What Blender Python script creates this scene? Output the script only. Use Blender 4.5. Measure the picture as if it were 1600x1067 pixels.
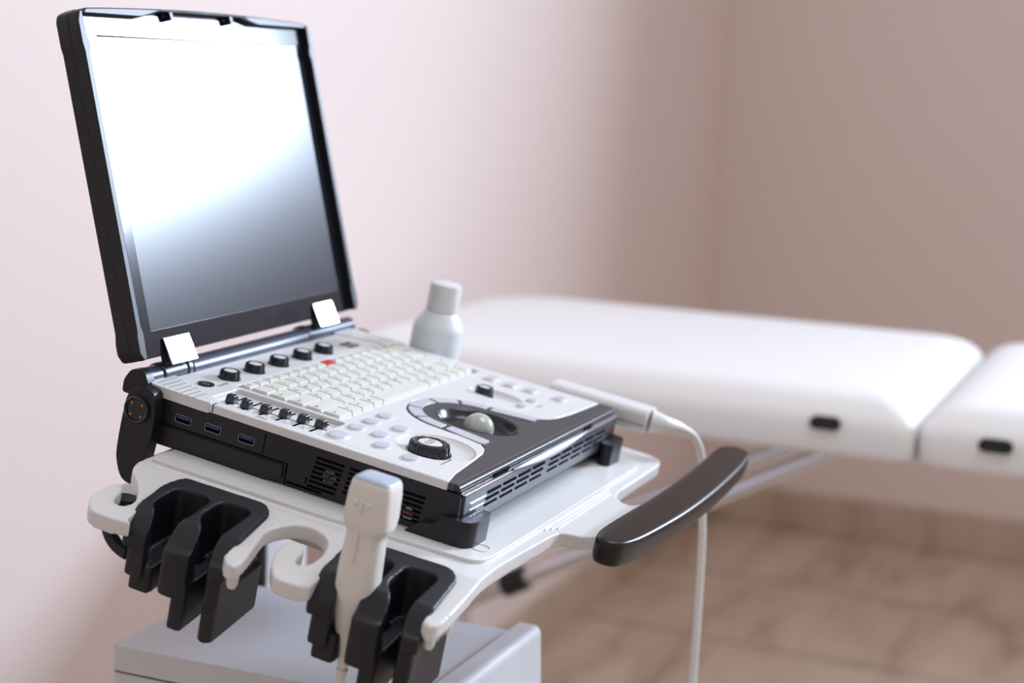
import bpy, bmesh, math, random
from mathutils import Matrix, Vector
random.seed(4)
D = bpy.data; C = bpy.context.scene; COL = C.collection
for o in list(D.objects): D.objects.remove(o, do_unlink=True)

# ------------------------------------------------------------------ camera
G = 0.92                                   # height of the console's front top edge above the floor
cam_d = D.cameras.new('camera'); cam = D.objects.new('camera', cam_d); COL.objects.link(cam); C.camera = cam
cp = Vector((-1.079181, -0.482015, 0.29571 + G))
cr = Vector((0.386791, -0.92124, 0.041338)); cu = Vector((0.132319, 0.099807, 0.986169)); cw = Vector((0.912625, 0.375972, -0.160502))
cam.matrix_world = Matrix(((cr.x, cu.x, -cw.x, cp.x), (cr.y, cu.y, -cw.y, cp.y), (cr.z, cu.z, -cw.z, cp.z), (0, 0, 0, 1)))
cam_d.sensor_width = 36; cam_d.lens = 2667.667 / 1600 * 36; cam_d.clip_start = .05
cam_d.dof.use_dof = True; cam_d.dof.focus_distance = 1.27; cam_d.dof.aperture_fstop = 3.9

# ------------------------------------------------------------------ world, light, exposure
w = D.worlds.new('world'); C.world = w; w.use_nodes = True
bg = w.node_tree.nodes['Background']; bg.inputs[0].default_value = (1.0, .93, .89, 1); bg.inputs[1].default_value = .52
C.view_settings.view_transform = 'Standard'; C.view_settings.look = 'None'; C.view_settings.exposure = 0; C.view_settings.gamma = 1
WX = 3.41; WY = .775                        # inner faces of the right and the left wall
WIN = (-2.80, -1.40, 1.76, 2.66)             # window opening in the right wall: y0, y1, z0, z1
def area(name, loc, rot, sx, sy, power, col):
    l = D.lights.new(name, 'AREA'); l.shape = 'RECTANGLE'; l.size = sx; l.size_y = sy; l.energy = power; l.color = col
    o = D.objects.new(name, l); COL.objects.link(o); o.location = loc; o.rotation_euler = rot; return o
wd = area('window_daylight', (WX + .06, (WIN[0] + WIN[1]) / 2, (WIN[2] + WIN[3]) / 2), (0, math.pi / 2, 0), WIN[3] - WIN[2], WIN[1] - WIN[0], 300, (.67, .80, 1.0))
wd.data.spread = math.radians(150)
area('added_overhead_fill', (.45, -.75, 2.78), (0, 0, 0), 1.1, 1.1, 22, (.82, .90, 1.0))  # fill lamp with no fixture, added overhead to brighten upward faces

# ------------------------------------------------------------------ frames
T = 0.16758945
ct, st = math.cos(T), math.sin(T)
MT = Matrix(((1, 0, 0, 0), (0, ct, -st, 0), (0, st, ct, G), (0, 0, 0, 1)))      # tilted tray / console frame
MW = Matrix.Translation((0, 0, G))                                              # level frame at console height
A = 1.34428214
ML = Matrix(((1, 0, 0, .009228), (0, math.cos(A), -math.sin(A), .266769), (0, math.sin(A), math.cos(A), .081572 + G), (0, 0, 0, 1)))
MI = Matrix.Identity(4)
WM = {}                                     # world matrix of each object built

# ------------------------------------------------------------------ materials
def lin(c): return tuple(((v / 255) / 12.92 if v / 255 <= .04045 else ((v / 255 + .055) / 1.055) ** 2.4) for v in c)
def mat(name, col, rough=.4, metal=0, bump=0, bscale=300, coat=0, spec=.5, vary=.03):
    m = D.materials.new(name); m.use_nodes = True; nt = m.node_tree; b = nt.nodes['Principled BSDF']
    b.inputs['Base Color'].default_value = (*col, 1); b.inputs['Roughness'].default_value = rough; b.inputs['Metallic'].default_value = metal
    b.inputs['Coat Weight'].default_value = coat; b.inputs['Specular IOR Level'].default_value = spec
    tc = nt.nodes.new('ShaderNodeTexCoord'); nz = nt.nodes.new('ShaderNodeTexNoise'); nz.inputs['Scale'].default_value = bscale
    nt.links.new(tc.outputs['Object'], nz.inputs['Vector'])
    if bump:
        bp = nt.nodes.new('ShaderNodeBump'); bp.inputs['Strength'].default_value = bump; bp.inputs['Distance'].default_value = .0005
        nt.links.new(nz.outputs['Fac'], bp.inputs['Height']); nt.links.new(bp.outputs['Normal'], b.inputs['Normal'])
    mr = nt.nodes.new('ShaderNodeMapRange'); mr.inputs[3].default_value = max(rough - vary, 0); mr.inputs[4].default_value = rough + vary
    nt.links.new(nz.outputs['Fac'], mr.inputs[0]); nt.links.new(mr.outputs[0], b.inputs['Roughness'])
    return m
M = {}
M['white'] = mat('white_plastic', (.68, .675, .68), .38, bump=.03)
M['tray'] = mat('tray_plastic', (.68, .67, .67), .36, bump=.05)
M['cart'] = mat('cart_plastic', (.60, .60, .63), .5, bump=.05)
M['key'] = mat('cream_key', (.70, .695, .635), .42)
M['ink'] = mat('dark_print', (.06, .06, .07), .6)
M['redkey'] = mat('red_key', (.62, .03, .02), .4)
M['black'] = mat('black_plastic', (.0080, .0083, .0125), .40, bump=.06, bscale=900, spec=.4)
M['blackgloss'] = mat('dark_gloss', (.010, .011, .018), .24)
M['void'] = mat('vent_void', (.0015, .0015, .002), .8, spec=.05)
M['holder'] = mat('holder_rubber', (.0075, .008, .013), .45, bump=.05, bscale=700, spec=.45)
M['band'] = mat('soft_grey', (.050, .046, .054), .5, bump=.08, bscale=1200)
M['front'] = mat('front_metallic_grey', (.10, .105, .13), .32, metal=.35)
M['grip'] = mat('grip_brown_black', (.008, .006, .006), .3, bump=.03, spec=.38)
M['button'] = mat('grey_button', (.52, .53, .60), .3)
M['buttonrim'] = mat('button_rim', (.70, .70, .76), .25)
M['ball'] = mat('trackball', (.46, .50, .44), .15, coat=.5)
M['chrome'] = mat('chrome', (.72, .73, .77), .18, metal=1)
M['hinge'] = mat('hinge_dark_metal', (.07, .075, .10), .34, metal=.3)
M['plate'] = mat('hinge_plate_metal', (.85, .86, .90), .3, metal=1)
M['bezel'] = mat('bezel_gloss', (.010, .011, .018), .13, spec=.45, vary=0)
M['screen'] = mat('screen_glass', (.008, .008, .016), .22, spec=.38, vary=0)
M['usb'] = mat('usb_blue', (.015, .04, .16), .4)
M['usbshell'] = mat('usb_shell', (.30, .29, .27), .4, metal=.5)
M['probe'] = mat('probe_ivory', (.72, .70, .66), .38)
M['lens'] = mat('probe_lens', (.42, .49, .61), .35)
M['bottle'] = mat('bottle_white', (.70, .75, .78), .35)
M['cable'] = mat('cable_white', (.72, .72, .70), .35)
M['leather'] = mat('white_upholstery', (.80, .79, .79), .45, bump=.1, bscale=60)
M['amber'] = mat('amber_dot', (.35, .17, .04), .5)
M['labelred'] = mat('label_red', (.11, .012, .01), .5)
M['labelwhite'] = mat('label_white', (.22, .22, .23), .5)
M['hole'] = mat('grille_hole', (.30, .29, .28), .6)
M['rubber'] = mat('rubber_black', (.01, .01, .011), .6)
M['winframe'] = mat('window_frame_white', (.8, .8, .8), .4)

def paint():
    m = D.materials.new('wall_paint'); m.use_nodes = True; nt = m.node_tree; b = nt.nodes['Principled BSDF']
    tc = nt.nodes.new('ShaderNodeTexCoord'); n = nt.nodes.new('ShaderNodeTexNoise'); n.inputs['Scale'].default_value = 2.2; n.inputs['Detail'].default_value = 3
    r = nt.nodes.new('ShaderNodeMixRGB'); r.inputs[1].default_value = (.74, .62, .585, 1); r.inputs[2].default_value = (.765, .64, .605, 1)
    nt.links.new(tc.outputs['Object'], n.inputs['Vector']); nt.links.new(n.outputs['Fac'], r.inputs[0]); nt.links.new(r.outputs[0], b.inputs['Base Color'])
    n2 = nt.nodes.new('ShaderNodeTexNoise'); n2.inputs['Scale'].default_value = 180; bp = nt.nodes.new('ShaderNodeBump'); bp.inputs['Strength'].default_value = .1; bp.inputs['Distance'].default_value = .002
    nt.links.new(tc.outputs['Object'], n2.inputs['Vector']); nt.links.new(n2.outputs['Fac'], bp.inputs['Height']); nt.links.new(bp.outputs['Normal'], b.inputs['Normal'])
    b.inputs['Roughness'].default_value = .8
    return m
M['wall'] = paint()
def tiles(name, joint=True):
    m = D.materials.new(name); m.use_nodes = True; nt = m.node_tree; L = nt.links; b = nt.nodes['Principled BSDF']
    tc = nt.nodes.new('ShaderNodeTexCoord'); mp = nt.nodes.new('ShaderNodeMapping'); mp.inputs['Rotation'].default_value = (0, 0, math.radians(-38)); mp.inputs['Scale'].default_value = (1.3, 7, 1)
    n = nt.nodes.new('ShaderNodeTexNoise'); n.inputs['Scale'].default_value = 1.6; n.inputs['Detail'].default_value = 5; n.inputs['Distortion'].default_value = .7
    L.new(tc.outputs['Object'], mp.inputs['Vector']); L.new(mp.outputs[0], n.inputs['Vector'])
    cr_ = nt.nodes.new('ShaderNodeValToRGB'); e = cr_.color_ramp.elements
    e[0].position = .30; e[0].color = (.34, .235, .165, 1); e[1].position = .66; e[1].color = (.56, .43, .335, 1)
    x = e.new(.45); x.color = (.48, .36, .27, 1)
    L.new(n.outputs['Fac'], cr_.inputs[0])
    # knots
    n3 = nt.nodes.new('ShaderNodeTexNoise'); n3.inputs['Scale'].default_value = 7; mp3 = nt.nodes.new('ShaderNodeMapping'); mp3.inputs['Scale'].default_value = (1.6, .7, 1)
    L.new(tc.outputs['Object'], mp3.inputs['Vector']); L.new(mp3.outputs[0], n3.inputs['Vector'])
    r3 = nt.nodes.new('ShaderNodeMapRange'); r3.inputs[1].default_value = .62; r3.inputs[2].default_value = .74; r3.inputs[3].default_value = 0; r3.inputs[4].default_value = .55
    L.new(n3.outputs['Fac'], r3.inputs[0])
    mk = nt.nodes.new('ShaderNodeMixRGB'); mk.inputs[2].default_value = (.24, .15, .11, 1); L.new(r3.outputs[0], mk.inputs[0]); L.new(cr_.outputs[0], mk.inputs[1])
    out = mk.outputs[0]
    if joint:
        br = nt.nodes.new('ShaderNodeTexBrick'); br.offset = .37; br.inputs['Color1'].default_value = (0, 0, 0, 1); br.inputs['Color2'].default_value = (0, 0, 0, 1); br.inputs['Mortar'].default_value = (1, 1, 1, 1)
        br.inputs['Scale'].default_value = 1; br.inputs['Brick Width'].default_value = 7; br.inputs['Row Height'].default_value = .485; br.inputs['Mortar Size'].default_value = .007; br.inputs['Mortar Smooth'].default_value = 0
        mb = nt.nodes.new('ShaderNodeMapping'); mb.inputs['Rotation'].default_value = (0, 0, math.radians(90 + 2.2)); mb.inputs['Location'].default_value = (2.4, .048, 0)
        L.new(tc.outputs['Object'], mb.inputs['Vector']); L.new(mb.outputs[0], br.inputs['Vector'])
        mj = nt.nodes.new('ShaderNodeMixRGB'); mj.inputs[2].default_value = (.20, .165, .145, 1); L.new(br.outputs['Color'], mj.inputs[0]); L.new(out, mj.inputs[1]); out = mj.outputs[0]
    L.new(out, b.inputs['Base Color']); b.inputs['Roughness'].default_value = .5
    return m
M['floor'] = tiles('wood_tile_floor'); M['skirt'] = tiles('wood_tile_skirting', False)

# ------------------------------------------------------------------ mesh helpers
def box(bm, x0, x1, y0, y1, z0, z1):
    r = bmesh.ops.create_cube(bm, size=1); c = Vector(((x0 + x1) / 2, (y0 + y1) / 2, (z0 + z1) / 2))
    for v in r['verts']: v.co = Vector((v.co.x * (x1 - x0), v.co.y * (y1 - y0), v.co.z * (z1 - z0))) + c
    return r['verts']
def plate(bm, outer, z0, z1, holes=(), ax='xy'):
    """prism from a 2D outline with holes; ax 'xy' extrudes along z, 'yz' along x, 'xz' along y"""
    def P(a, b, c):
        return {'xy': (a, b, c), 'yz': (c, a, b), 'xz': (a, c, b)}[ax]
    loops = [outer] + list(holes); bot = []; new = []
    for lp in loops:
        vs = [bm.verts.new(P(p[0], p[1], z0)) for p in lp]; new += vs
        bot += [bm.edges.new((vs[i], vs[(i + 1) % len(vs)])) for i in range(len(vs))]
    r = bmesh.ops.triangle_fill(bm, edges=bot, use_beauty=True, use_dissolve=False)
    fs = [g for g in r['geom'] if isinstance(g, bmesh.types.BMFace)]
    e = bmesh.ops.extrude_face_region(bm, geom=fs); tv = [g for g in e['geom'] if isinstance(g, bmesh.types.BMVert)]
    d = Vector(P(0, 0, z1 - z0)); bmesh.ops.translate(bm, verts=tv, vec=d)
    bmesh.ops.recalc_face_normals(bm, faces=bm.faces)
    return new + tv
def rrect(x0, x1, y0, y1, r, n=5):
    r = min(r, (x1 - x0) / 2 - 1e-5, (y1 - y0) / 2 - 1e-5); p = []
    for cx, cy, a in ((x1 - r, y1 - r, 0), (x0 + r, y1 - r, 90), (x0 + r, y0 + r, 180), (x1 - r, y0 + r, 270)):
        for i in range(n + 1):
            t = math.radians(a + 90 * i / n); p.append((cx + r * math.cos(t), cy + r * math.sin(t)))
    return p
def ell(cx, cy, rx, ry, n=40): return [(cx + rx * math.cos(2 * math.pi * i / n), cy + ry * math.sin(2 * math.pi * i / n)) for i in range(n)]
def round_poly(pts, r, n=4):
    """outline with rounded corners"""
    out = []; N = len(pts)
    for i in range(N):
        a, b, c = Vector(pts[i - 1][:2]), Vector(pts[i][:2]), Vector(pts[(i + 1) % N][:2])
        u, v = a - b, c - b; rr = pts[i][2] if len(pts[i]) > 2 else r
        k = min(rr, u.length * .45, v.length * .45)
        if k < 1e-6: out.append(tuple(b)); continue
        p, q = b + u.normalized() * k, b + v.normalized() * k
        for j in range(n + 1):
            t = j / n; out.append(tuple(p * (1 - t) ** 2 + b * 2 * t * (1 - t) + q * t * t))
    return out
def smooth_loop(pts, n=4):
    """Catmull-Rom closed loop"""
    out = []; N = len(pts)
    for i in range(N):
        p0, p1, p2, p3 = [Vector(pts[(i + k) % N]) for k in (-1, 0, 1, 2)]
        for j in range(n):
            t = j / n; out.append(tuple(.5 * ((2 * p1) + (-p0 + p2) * t + (2 * p0 - 5 * p1 + 4 * p2 - p3) * t * t + (-p0 + 3 * p1 - 3 * p2 + p3) * t ** 3)))
    return out
def smooth_path(pts, n=8):
    out = []; N = len(pts)
    for i in range(N - 1):
        p0, p1, p2, p3 = [Vector(pts[min(max(i + k, 0), N - 1)]) for k in (-1, 0, 1, 2)]
        for j in range(n):
            t = j / n; out.append(.5 * ((2 * p1) + (-p0 + p2) * t + (2 * p0 - 5 * p1 + 4 * p2 - p3) * t * t + (-p0 + 3 * p1 - 3 * p2 + p3) * t ** 3))
    out.append(Vector(pts[-1])); return out
def lathe(bm, prof, c=(0, 0, 0), seg=40, axis='z', sx=1, sy=1, caps=True):
    rings = []; new = []
    for r, h in prof:
        ring = []
        for i in range(seg):
            t = 2 * math.pi * i / seg; a, b = r * sx * math.cos(t), r * sy * math.sin(t)
            p = {'z': (a, b, h), 'x': (h, a, b), 'y': (a, h, b)}[axis]
            ring.append(bm.verts.new((p[0] + c[0], p[1] + c[1], p[2] + c[2])))
        rings.append(ring); new += ring
    for a, b in zip(rings, rings[1:]):
        for i in range(seg): bm.faces.new((a[i], a[(i + 1) % seg], b[(i + 1) % seg], b[i]))
    if caps: bm.faces.new(rings[0]); bm.faces.new(rings[-1])
    bmesh.ops.recalc_face_normals(bm, faces=bm.faces)
    return new
def tube(bm, pts, r, seg=14):
    pts = [Vector(p) for p in pts]; rs = r if isinstance(r, (list, tuple)) else [r] * len(pts); prev = None; rings = []
    up = Vector((.13, .31, .94))
    for i, p in enumerate(pts):
        d = (pts[min(i + 1, len(pts) - 1)] - pts[max(i - 1, 0)]).normalized()
        if prev is None: s = d.cross(up).normalized()
        else: s = (prev - d * prev.dot(d)).normalized()
        prev = s; q = d.cross(s)
        rings.append([bm.verts.new(p + (s * math.cos(2 * math.pi * k / seg) + q * math.sin(2 * math.pi * k / seg)) * rs[i]) for k in range(seg)])
    for a, b in zip(rings, rings[1:]):
        for k in range(seg): bm.faces.new((a[k], a[(k + 1) % seg], b[(k + 1) % seg], b[k]))
    bm.faces.new(rings[0]); bm.faces.new(rings[-1]); bmesh.ops.recalc_face_normals(bm, faces=bm.faces)
def cyl(bm, a, b, r, seg=24): tube(bm, [a, b], r, seg)
_txt = {}
def text(bm, s, size, M4, mi=1):
    if s not in _txt:
        cu_ = D.curves.new('t', 'FONT'); cu_.body = s; cu_.size = 1; cu_.align_x = 'CENTER'; cu_.align_y = 'CENTER'; cu_.resolution_u = 2
        o = D.objects.new('t', cu_); COL.objects.link(o); bpy.context.view_layer.update()
        me = o.evaluated_get(bpy.context.evaluated_depsgraph_get()).to_mesh()
        _txt[s] = ([tuple(v.co) for v in me.vertices], [tuple(p.vertices) for p in me.polygons])
        D.objects.remove(o, do_unlink=True); D.curves.remove(cu_)
    vs, fs = _txt[s]; nv = [bm.verts.new(M4 @ Vector((x * size, y * size, 0))) for x, y, _ in vs]
    for f in fs:
        try: g = bm.faces.new([nv[i] for i in f]); g.material_index = mi
        except ValueError: pass
def obj(name, bm, m, parent=None, frame=MI, bevel=0, seg=2, sharp=35, remesh=0, sub=0):
    """link a bmesh built in the given frame as ONE object, optionally under a parent"""
    me = D.meshes.new(name); bm.to_mesh(me); bm.free()
    for mm in (m if isinstance(m, (list, tuple)) else [m]): me.materials.append(mm)
    for p in me.polygons: p.use_smooth = True
    o = D.objects.new(name, me); COL.objects.link(o)
    if parent is not None: o.parent = parent; o.matrix_basis = WM[parent.name].inverted() @ frame
    else: o.matrix_basis = frame
    WM[o.name] = frame.copy()
    if remesh:
        r = o.modifiers.new('remesh', 'REMESH'); r.mode = 'VOXEL'; r.voxel_size = remesh; r.use_smooth_shade = True
        s = o.modifiers.new('smooth', 'SMOOTH'); s.iterations = 7; s.factor = .5
    else:
        if bevel:
            b = o.modifiers.new('bevel', 'BEVEL'); b.width = bevel; b.segments = seg; b.limit_method = 'ANGLE'; b.angle_limit = math.radians(32); b.harden_normals = True
        else: me.set_sharp_from_angle(angle=math.radians(sharp))
        if sub: s = o.modifiers.new('sub', 'SUBSURF'); s.levels = sub; s.render_levels = sub
    return o
def thing(name, label, cat, frame):
    o = D.objects.new(name, None); COL.objects.link(o); o.matrix_basis = frame; o.empty_display_size = .05; WM[o.name] = frame.copy()
    o['label'] = label; o['category'] = cat; return o
def tag(o, label, cat): o['label'] = label; o['category'] = cat; return o
def struct(o, label=None):
    o['kind'] = 'structure'
    if label: o['label'] = label
    return o
def nb(): return bmesh.new()
def rebase(o, loc):
    """shift the mesh so that the object's origin sits at loc (world)"""
    m = Matrix.Translation(loc); f = WM[o.name]; o.data.transform(m.inverted() @ f); o.matrix_basis = m; WM[o.name] = m; return o

# ------------------------------------------------------------------ the room
bm = nb(); box(bm, -2.6, WX + .2, -3.6, WY + .2, -.1, 0); o = obj('floor', bm, M['floor']); struct(o, 'wood look tiled floor')
bm = nb(); box(bm, -2.6, WX + .2, WY, WY + .15, 0, 2.8); struct(obj('wall_left', bm, M['wall']), 'pink wall behind the console')
bm = nb(); y0, y1, z0, z1 = WIN
plate(bm, [(-3.6, 0), (WY, 0), (WY, 2.8), (-3.6, 2.8)], WX, WX + .15, holes=[[(y0, z0), (y1, z0), (y1, z1), (y0, z1)]], ax='yz')
struct(obj('wall_right', bm, M['wall']), 'pink wall behind the couch')
bm = nb(); plate(bm, [(y0, z0), (y1, z0), (y1, z1), (y0, z1)], WX - .012, WX + .05, holes=[[(y0 + .05, z0 + .05), (y1 - .05, z0 + .05), (y1 - .05, z1 - .05), (y0 + .05, z1 - .05)]], ax='yz')
struct(obj('window_1', bm, M['winframe'], bevel=.004), 'white framed window')
bm = nb(); box(bm, -2.6, WX, WY - .012, WY, 0, .095); box(bm, -2.6, WX, WY - .009, WY, .095, .101); struct(obj('baseboard_left', bm, M['skirt'], bevel=.002))
bm = nb(); box(bm, WX - .012, WX, -3.6, WY - .012, 0, .095); box(bm, WX - .009, WX, -3.6, WY - .012, .095, .101); struct(obj('baseboard_right', bm, M['skirt'], bevel=.002))

# ------------------------------------------------------------------ examination couch
bed = thing('examination_couch', 'white padded folding examination couch along the pink wall', 'couch', Matrix.Translation((1.36, -.1, 0)))
BT, BB = -.098 + G, -.178 + G
def cushion(y0, y1, rends):
    """padded section, soft top edge; rends = plan radii of (low-y end, high-y end)"""
    bm = nb(); x0, x1 = 1.032, 1.70; ra, rb = rends
    pts = []
    for cx, cy, r, a in ((x1 - rb, y1 - rb, rb, 0), (x0 + rb, y1 - rb, rb, 90), (x0 + ra, y0 + ra, ra, 180), (x1 - ra, y0 + ra, ra, 270)):
        for i in range(9): t = math.radians(a + 90 * i / 8); pts.append((cx + r * math.cos(t), cy + r * math.sin(t)))
    cx, cy = (x0 + x1) / 2, (y0 + y1) / 2; prof = []
    for i in range(4): t = math.radians(90 * i / 3); prof.append((.010 * (1 - math.sin(t)), BB + .010 * (1 - math.cos(t))))
    for i in range(9):
        t = math.radians(90 * i / 8); prof.append((.070 * (1 - math.cos(t)), BT - .044 + .044 * math.sin(t)))
    prof += [(.13, BT + .002), (.2, BT + .003)]
    rings = []
    for ins, z in prof:
        ring = []
        for x, y in pts:
            dx, dy = x - cx, y - cy; hx, hy = (x1 - x0) / 2, (y1 - y0) / 2
            ring.append(bm.verts.new((cx + dx * (1 - ins / hx), cy + dy * (1 - ins / hy), z)))
        rings.append(ring)
    N = len(pts)
    for a, b in zip(rings, rings[1:]):
        for i in range(N): bm.faces.new((a[i], a[(i + 1) % N], b[(i + 1) % N], b[i]))
    bm.faces.new(rings[0]); bm.faces.new(rings[-1]); bmesh.ops.recalc_face_normals(bm, faces=bm.faces); return bm
cs = [obj('cushion', cushion(-.1555, .700, (.025, .12)), M['leather'], bed, sharp=60), obj('cushion', cushion(-1.02, -.1605, (.025, .025)), M['leather'], bed, sharp=60)]
for k, (ya, yb, zc) in enumerate(((-.064, -.027, -.136), (-.275, -.236, -.1395))):
    bm = nb(); plate(bm, rrect(ya - .001, yb + .001, zc + G - .0080, zc + G + .0080, .0080), 1.026, 1.05, ax='yz'); o = obj('vent_plug', bm, M['rubber'], cs[k], bevel=.002); o['label'] = 'black oval plug'
bm = nb()
for x0, x1, y0, y1 in ((1.07, 1.10, -1.0, .66), (1.63, 1.66, -1.0, .66)): box(bm, x0, x1, y0, y1, BB - .004, BB + .003)
obj('underside_rail', bm, M['leather'], bed, bevel=.003)
def leg(pts, r=.0125):
    bm = nb(); tube(bm, pts, r, 16); return obj('leg', bm, M['chrome'], bed)
for x in (1.16, 1.60):
    l = leg([(x, .68, BB), (x, .70, .03)]); bm = nb(); cyl(bm, (x, .70, 0), (x, .70, .035), .018); obj('foot_cap', bm, M['rubber'], l)
    l = leg([(x, -.90, BB), (x, -.96, .03)]); bm = nb(); cyl(bm, (x, -.96, 0), (x, -.96, .035), .018); obj('foot_cap', bm, M['rubber'], l)
bm = nb(); tube(bm, [(1.15, -.075, -.172 + G), (1.15, .69, -.605 + G)], .0115, 16); br = obj('brace', bm, M['chrome'], bed)
bm = nb(); cyl(bm, (1.15, .400, -.440 + G), (1.15, .432, -.458 + G), .018); obj('brace_joint', bm, M['rubber'], br)
bm = nb(); tube(bm, [(1.19, -.055, -.160 + G), (1.19, .67, -.535 + G)], .0105, 16); obj('brace', bm, M['chrome'], bed)

# ------------------------------------------------------------------ cart: tray, handle, holders, cabinet
cart = thing('equipment_cart', 'white equipment cart with tray, probe holders and dark push handle', 'cart', Matrix.Translation((.17, .2, 0)))
TZ = -.046
def fz(x): return -.2 * max(0, -.045 - x)                 # the left flange falls away from the shelf
def shear(bm, vs=None):
    for v in (vs or bm.verts): v.co.z += fz(v.co.x)
left = [(.0001, .2381), (-.0253, .2361), (-.0487, .2342), (-.0585, .2293), (-.0643, .2225), (-.0741, .2127), (-.0838, .2059), (-.0946, .2015), (-.1024, .2049), (-.1014, .2127), (-.0936, .2166), (-.0848, .2186), (-.0790, .2244),
        (-.0819, .2303), (-.0907, .2317), (-.1053, .2303), (-.1161, .2234), (-.1210, .2147), (-.1210, .1971), (-.1180, .1854)]
hold1 = [(-.1155, .1915), (-.066, .1945), (-.0515, .189), (-.0485, .126), (-.0575, .1165), (-.1165, .1105)]
bay = [(-.1226, .1055), (-.126, .0990), (-.1230, .0960), (-.1149, .0960), (-.0985, .0990), (-.0779, .1036), (-.0700, .1030), (-.0604, .0980), (-.0536, .0906), (-.0516, .0799), (-.0555, .0682), (-.0633, .0613), (-.0741, .0574), (-.0858, .0564), (-.0956, .0594), (-.0975, .0652),
       (-.0907, .0682), (-.0819, .0691), (-.0741, .0740), (-.0731, .0809), (-.0799, .0857), (-.0897, .0857), (-.1014, .0818), (-.1131, .0750), (-.1214, .0662), (-.1214, .0506), (-.1180, .0418)]
hold2 = [(-.1155, .0420), (-.066, .0450), (-.0515, .0395), (-.0485, -.0235), (-.0575, -.033), (-.1125, -.039)]
front = [(-.1110, -.0410), (-.1145, -.0455), (-.1068, -.0500), (-.0838, -.0505), (-.0497, -.0490), (-.0155, -.0466), (.0333, -.0476), (.0900, -.0500), (.1007, -.0549), (.1046, -.0637), (.1037, -.0930), (.0998, -.1057),
         (.2306, -.1076), (.2248, -.0930), (.2150, -.0705), (.2165, -.0598), (.2248, -.0520), (.2414, -.0485), (.2970, -.0481), (.3556, -.0476), (.3703, -.0432), (.3761, -.0315), (.3761, .2166), (.3703, .2322), (.3556, .2381)]
def smooth_open(pts, n=4):
    return [tuple(v) for v in smooth_path([Vector(p) for p in pts], n)]
outline = smooth_open(left, 3) + hold1 + smooth_open(bay, 4) + hold2 + smooth_open(front[:9], 3) + front[9:]
bm = nb(); plate(bm, outline, TZ - .0115, TZ)
g = bm.verts[:] + bm.edges[:] + bm.faces[:]; bmesh.ops.bisect_plane(bm, geom=g, plane_co=(-.045, 0, 0), plane_no=(1, 0, 0))
g = bm.verts[:] + bm.edges[:] + bm.faces[:]; bmesh.ops.bisect_plane(bm, geom=g, plane_co=(-.037, 0, 0), plane_no=(1, 0, 0))
shear(bm)
bmesh.ops.bisect_plane(bm, geom=bm.verts[:] + bm.edges[:] + bm.faces[:], plane_co=(0, -.0665, 0), plane_no=(0, 1, 0))
for v in bm.verts:                                        # the neck climbs a little into the grip
    if v.co.y < -.0685: v.co.z += .012 * min(1, (-.0685 - v.co.y) / .03)
tray = obj('tray', bm, M['tray'], cart, MT, remesh=.0011)
# raised shelf on the tray, ribs, round marks
bm = nb(); plate(bm, round_poly([(-.0370, .2303), (-.0331, .0877), (-.0213, -.0354, .02), (.0040, -.0378), (.3361, -.0378, .02), (.3400, .2303, .015)], .008), TZ - .002, TZ + .0030)
obj('shelf_panel', bm, M['tray'], tray, MT, bevel=.0016, seg=2)
bm = nb()
for x, y in ((-0.0113, -0.0065), (0.0061, -0.0255)): plate(bm, ell(x, y, .0075, .0065, 24), TZ, TZ + .0035, holes=[ell(x, y, .0069, .0059, 24)])
obj('round_mark', bm, M['tray'], tray, MT)
bm = nb()
for k in range(3): tube(bm, [(.092 + .006 * k + .001 * q_, -.0408 - .0030 * k, TZ + .0002) for q_ in (0, 2)] + [(.236 - .004 * k, -.0408 - .0030 * k + .0010, TZ + .0002)], .0009, 8)
obj('rib', bm, M['tray'], tray, MT, bevel=.0004)
# underside edge flange so the tray reads as a deep shell
bm = nb(); plate(bm, round_poly([(-.030, .215), (-.033, .05), (-.025, -.036, .02), (.35, -.036, .02), (.355, .215, .02)], .01), TZ - .024, TZ - .010); obj('tray_underside', bm, M['tray'], tray, MT, bevel=.004)
# pegs that stick out under the flange ends
for x, y in ((-.1175, .1005), (-.1055, -.0440), (-.083, -.0450)):
    bm = nb(); z = TZ + fz(x) - .0105; lathe(bm, [(.0042, z + .001), (.0042, z - .003), (.0038, z - .0075), (.0026, z - .0100), (.0003, z - .0107)], (x, y, 0), 18)
    obj('peg', bm, M['tray'], tray, MT)
# dark ring under the cable hook
bm = nb(); tube(bm, [(-.104, .192 + .022 * math.cos(math.radians(a)), TZ - .024 + .020 * math.sin(math.radians(a))) for a in range(275, 372, 8)], .0050)
obj('cable_ring', bm, M['holder'], tray, MT)
bm = nb(); lathe(bm, [(.007, TZ - .028), (.0085, TZ - .024), (.0085, TZ - .016)], (-.0765, .2195, 0), 20); obj('hook_stud', bm, M['holder'], tray, MT)

# push handle
gp = [(.0524, -.1018), (.0534, -.0949), (.0597, -.0905), (.0822, -.0881), (.1305, -.0893), (.2228, -.0918), (.3263, -.0896), (.3849, -.0866), (.4045, -.0896), (.4147, -.0979), (.4132, -.1076), (.4045, -.1145), (.3752, -.1189),
      (.3273, -.1223), (.2531, -.1250), (.1747, -.1244), (.0968, -.1191), (.0668, -.1140), (.0558, -.1086)]
gp = smooth_loop(gp, 4)
bm = nb(); rings = []; 
for ins, dz in ((.55, -.0200), (.34, -.0196), (.20, -.0180), (.09, -.0150), (.02, -.011), (0, -.007), (.0, -.0045), (.03, -.0015), (.09, 0), (.25, .0008), (.6, .0012)):
    ring = []
    for x, y in gp:
        k = .022 * ins                                   # inset in metres, kept inside the half width
        cx = min(max(x, .072), .395); d = Vector((x - cx, y + .1048)); 
        q = Vector((x, y)) - d * min(ins, .95) * (.9 if ins > .2 else .55)
        ring.append(bm.verts.new((q.x, q.y, -.0255 + dz)))
    rings.append(ring)
N = len(gp)
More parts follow.
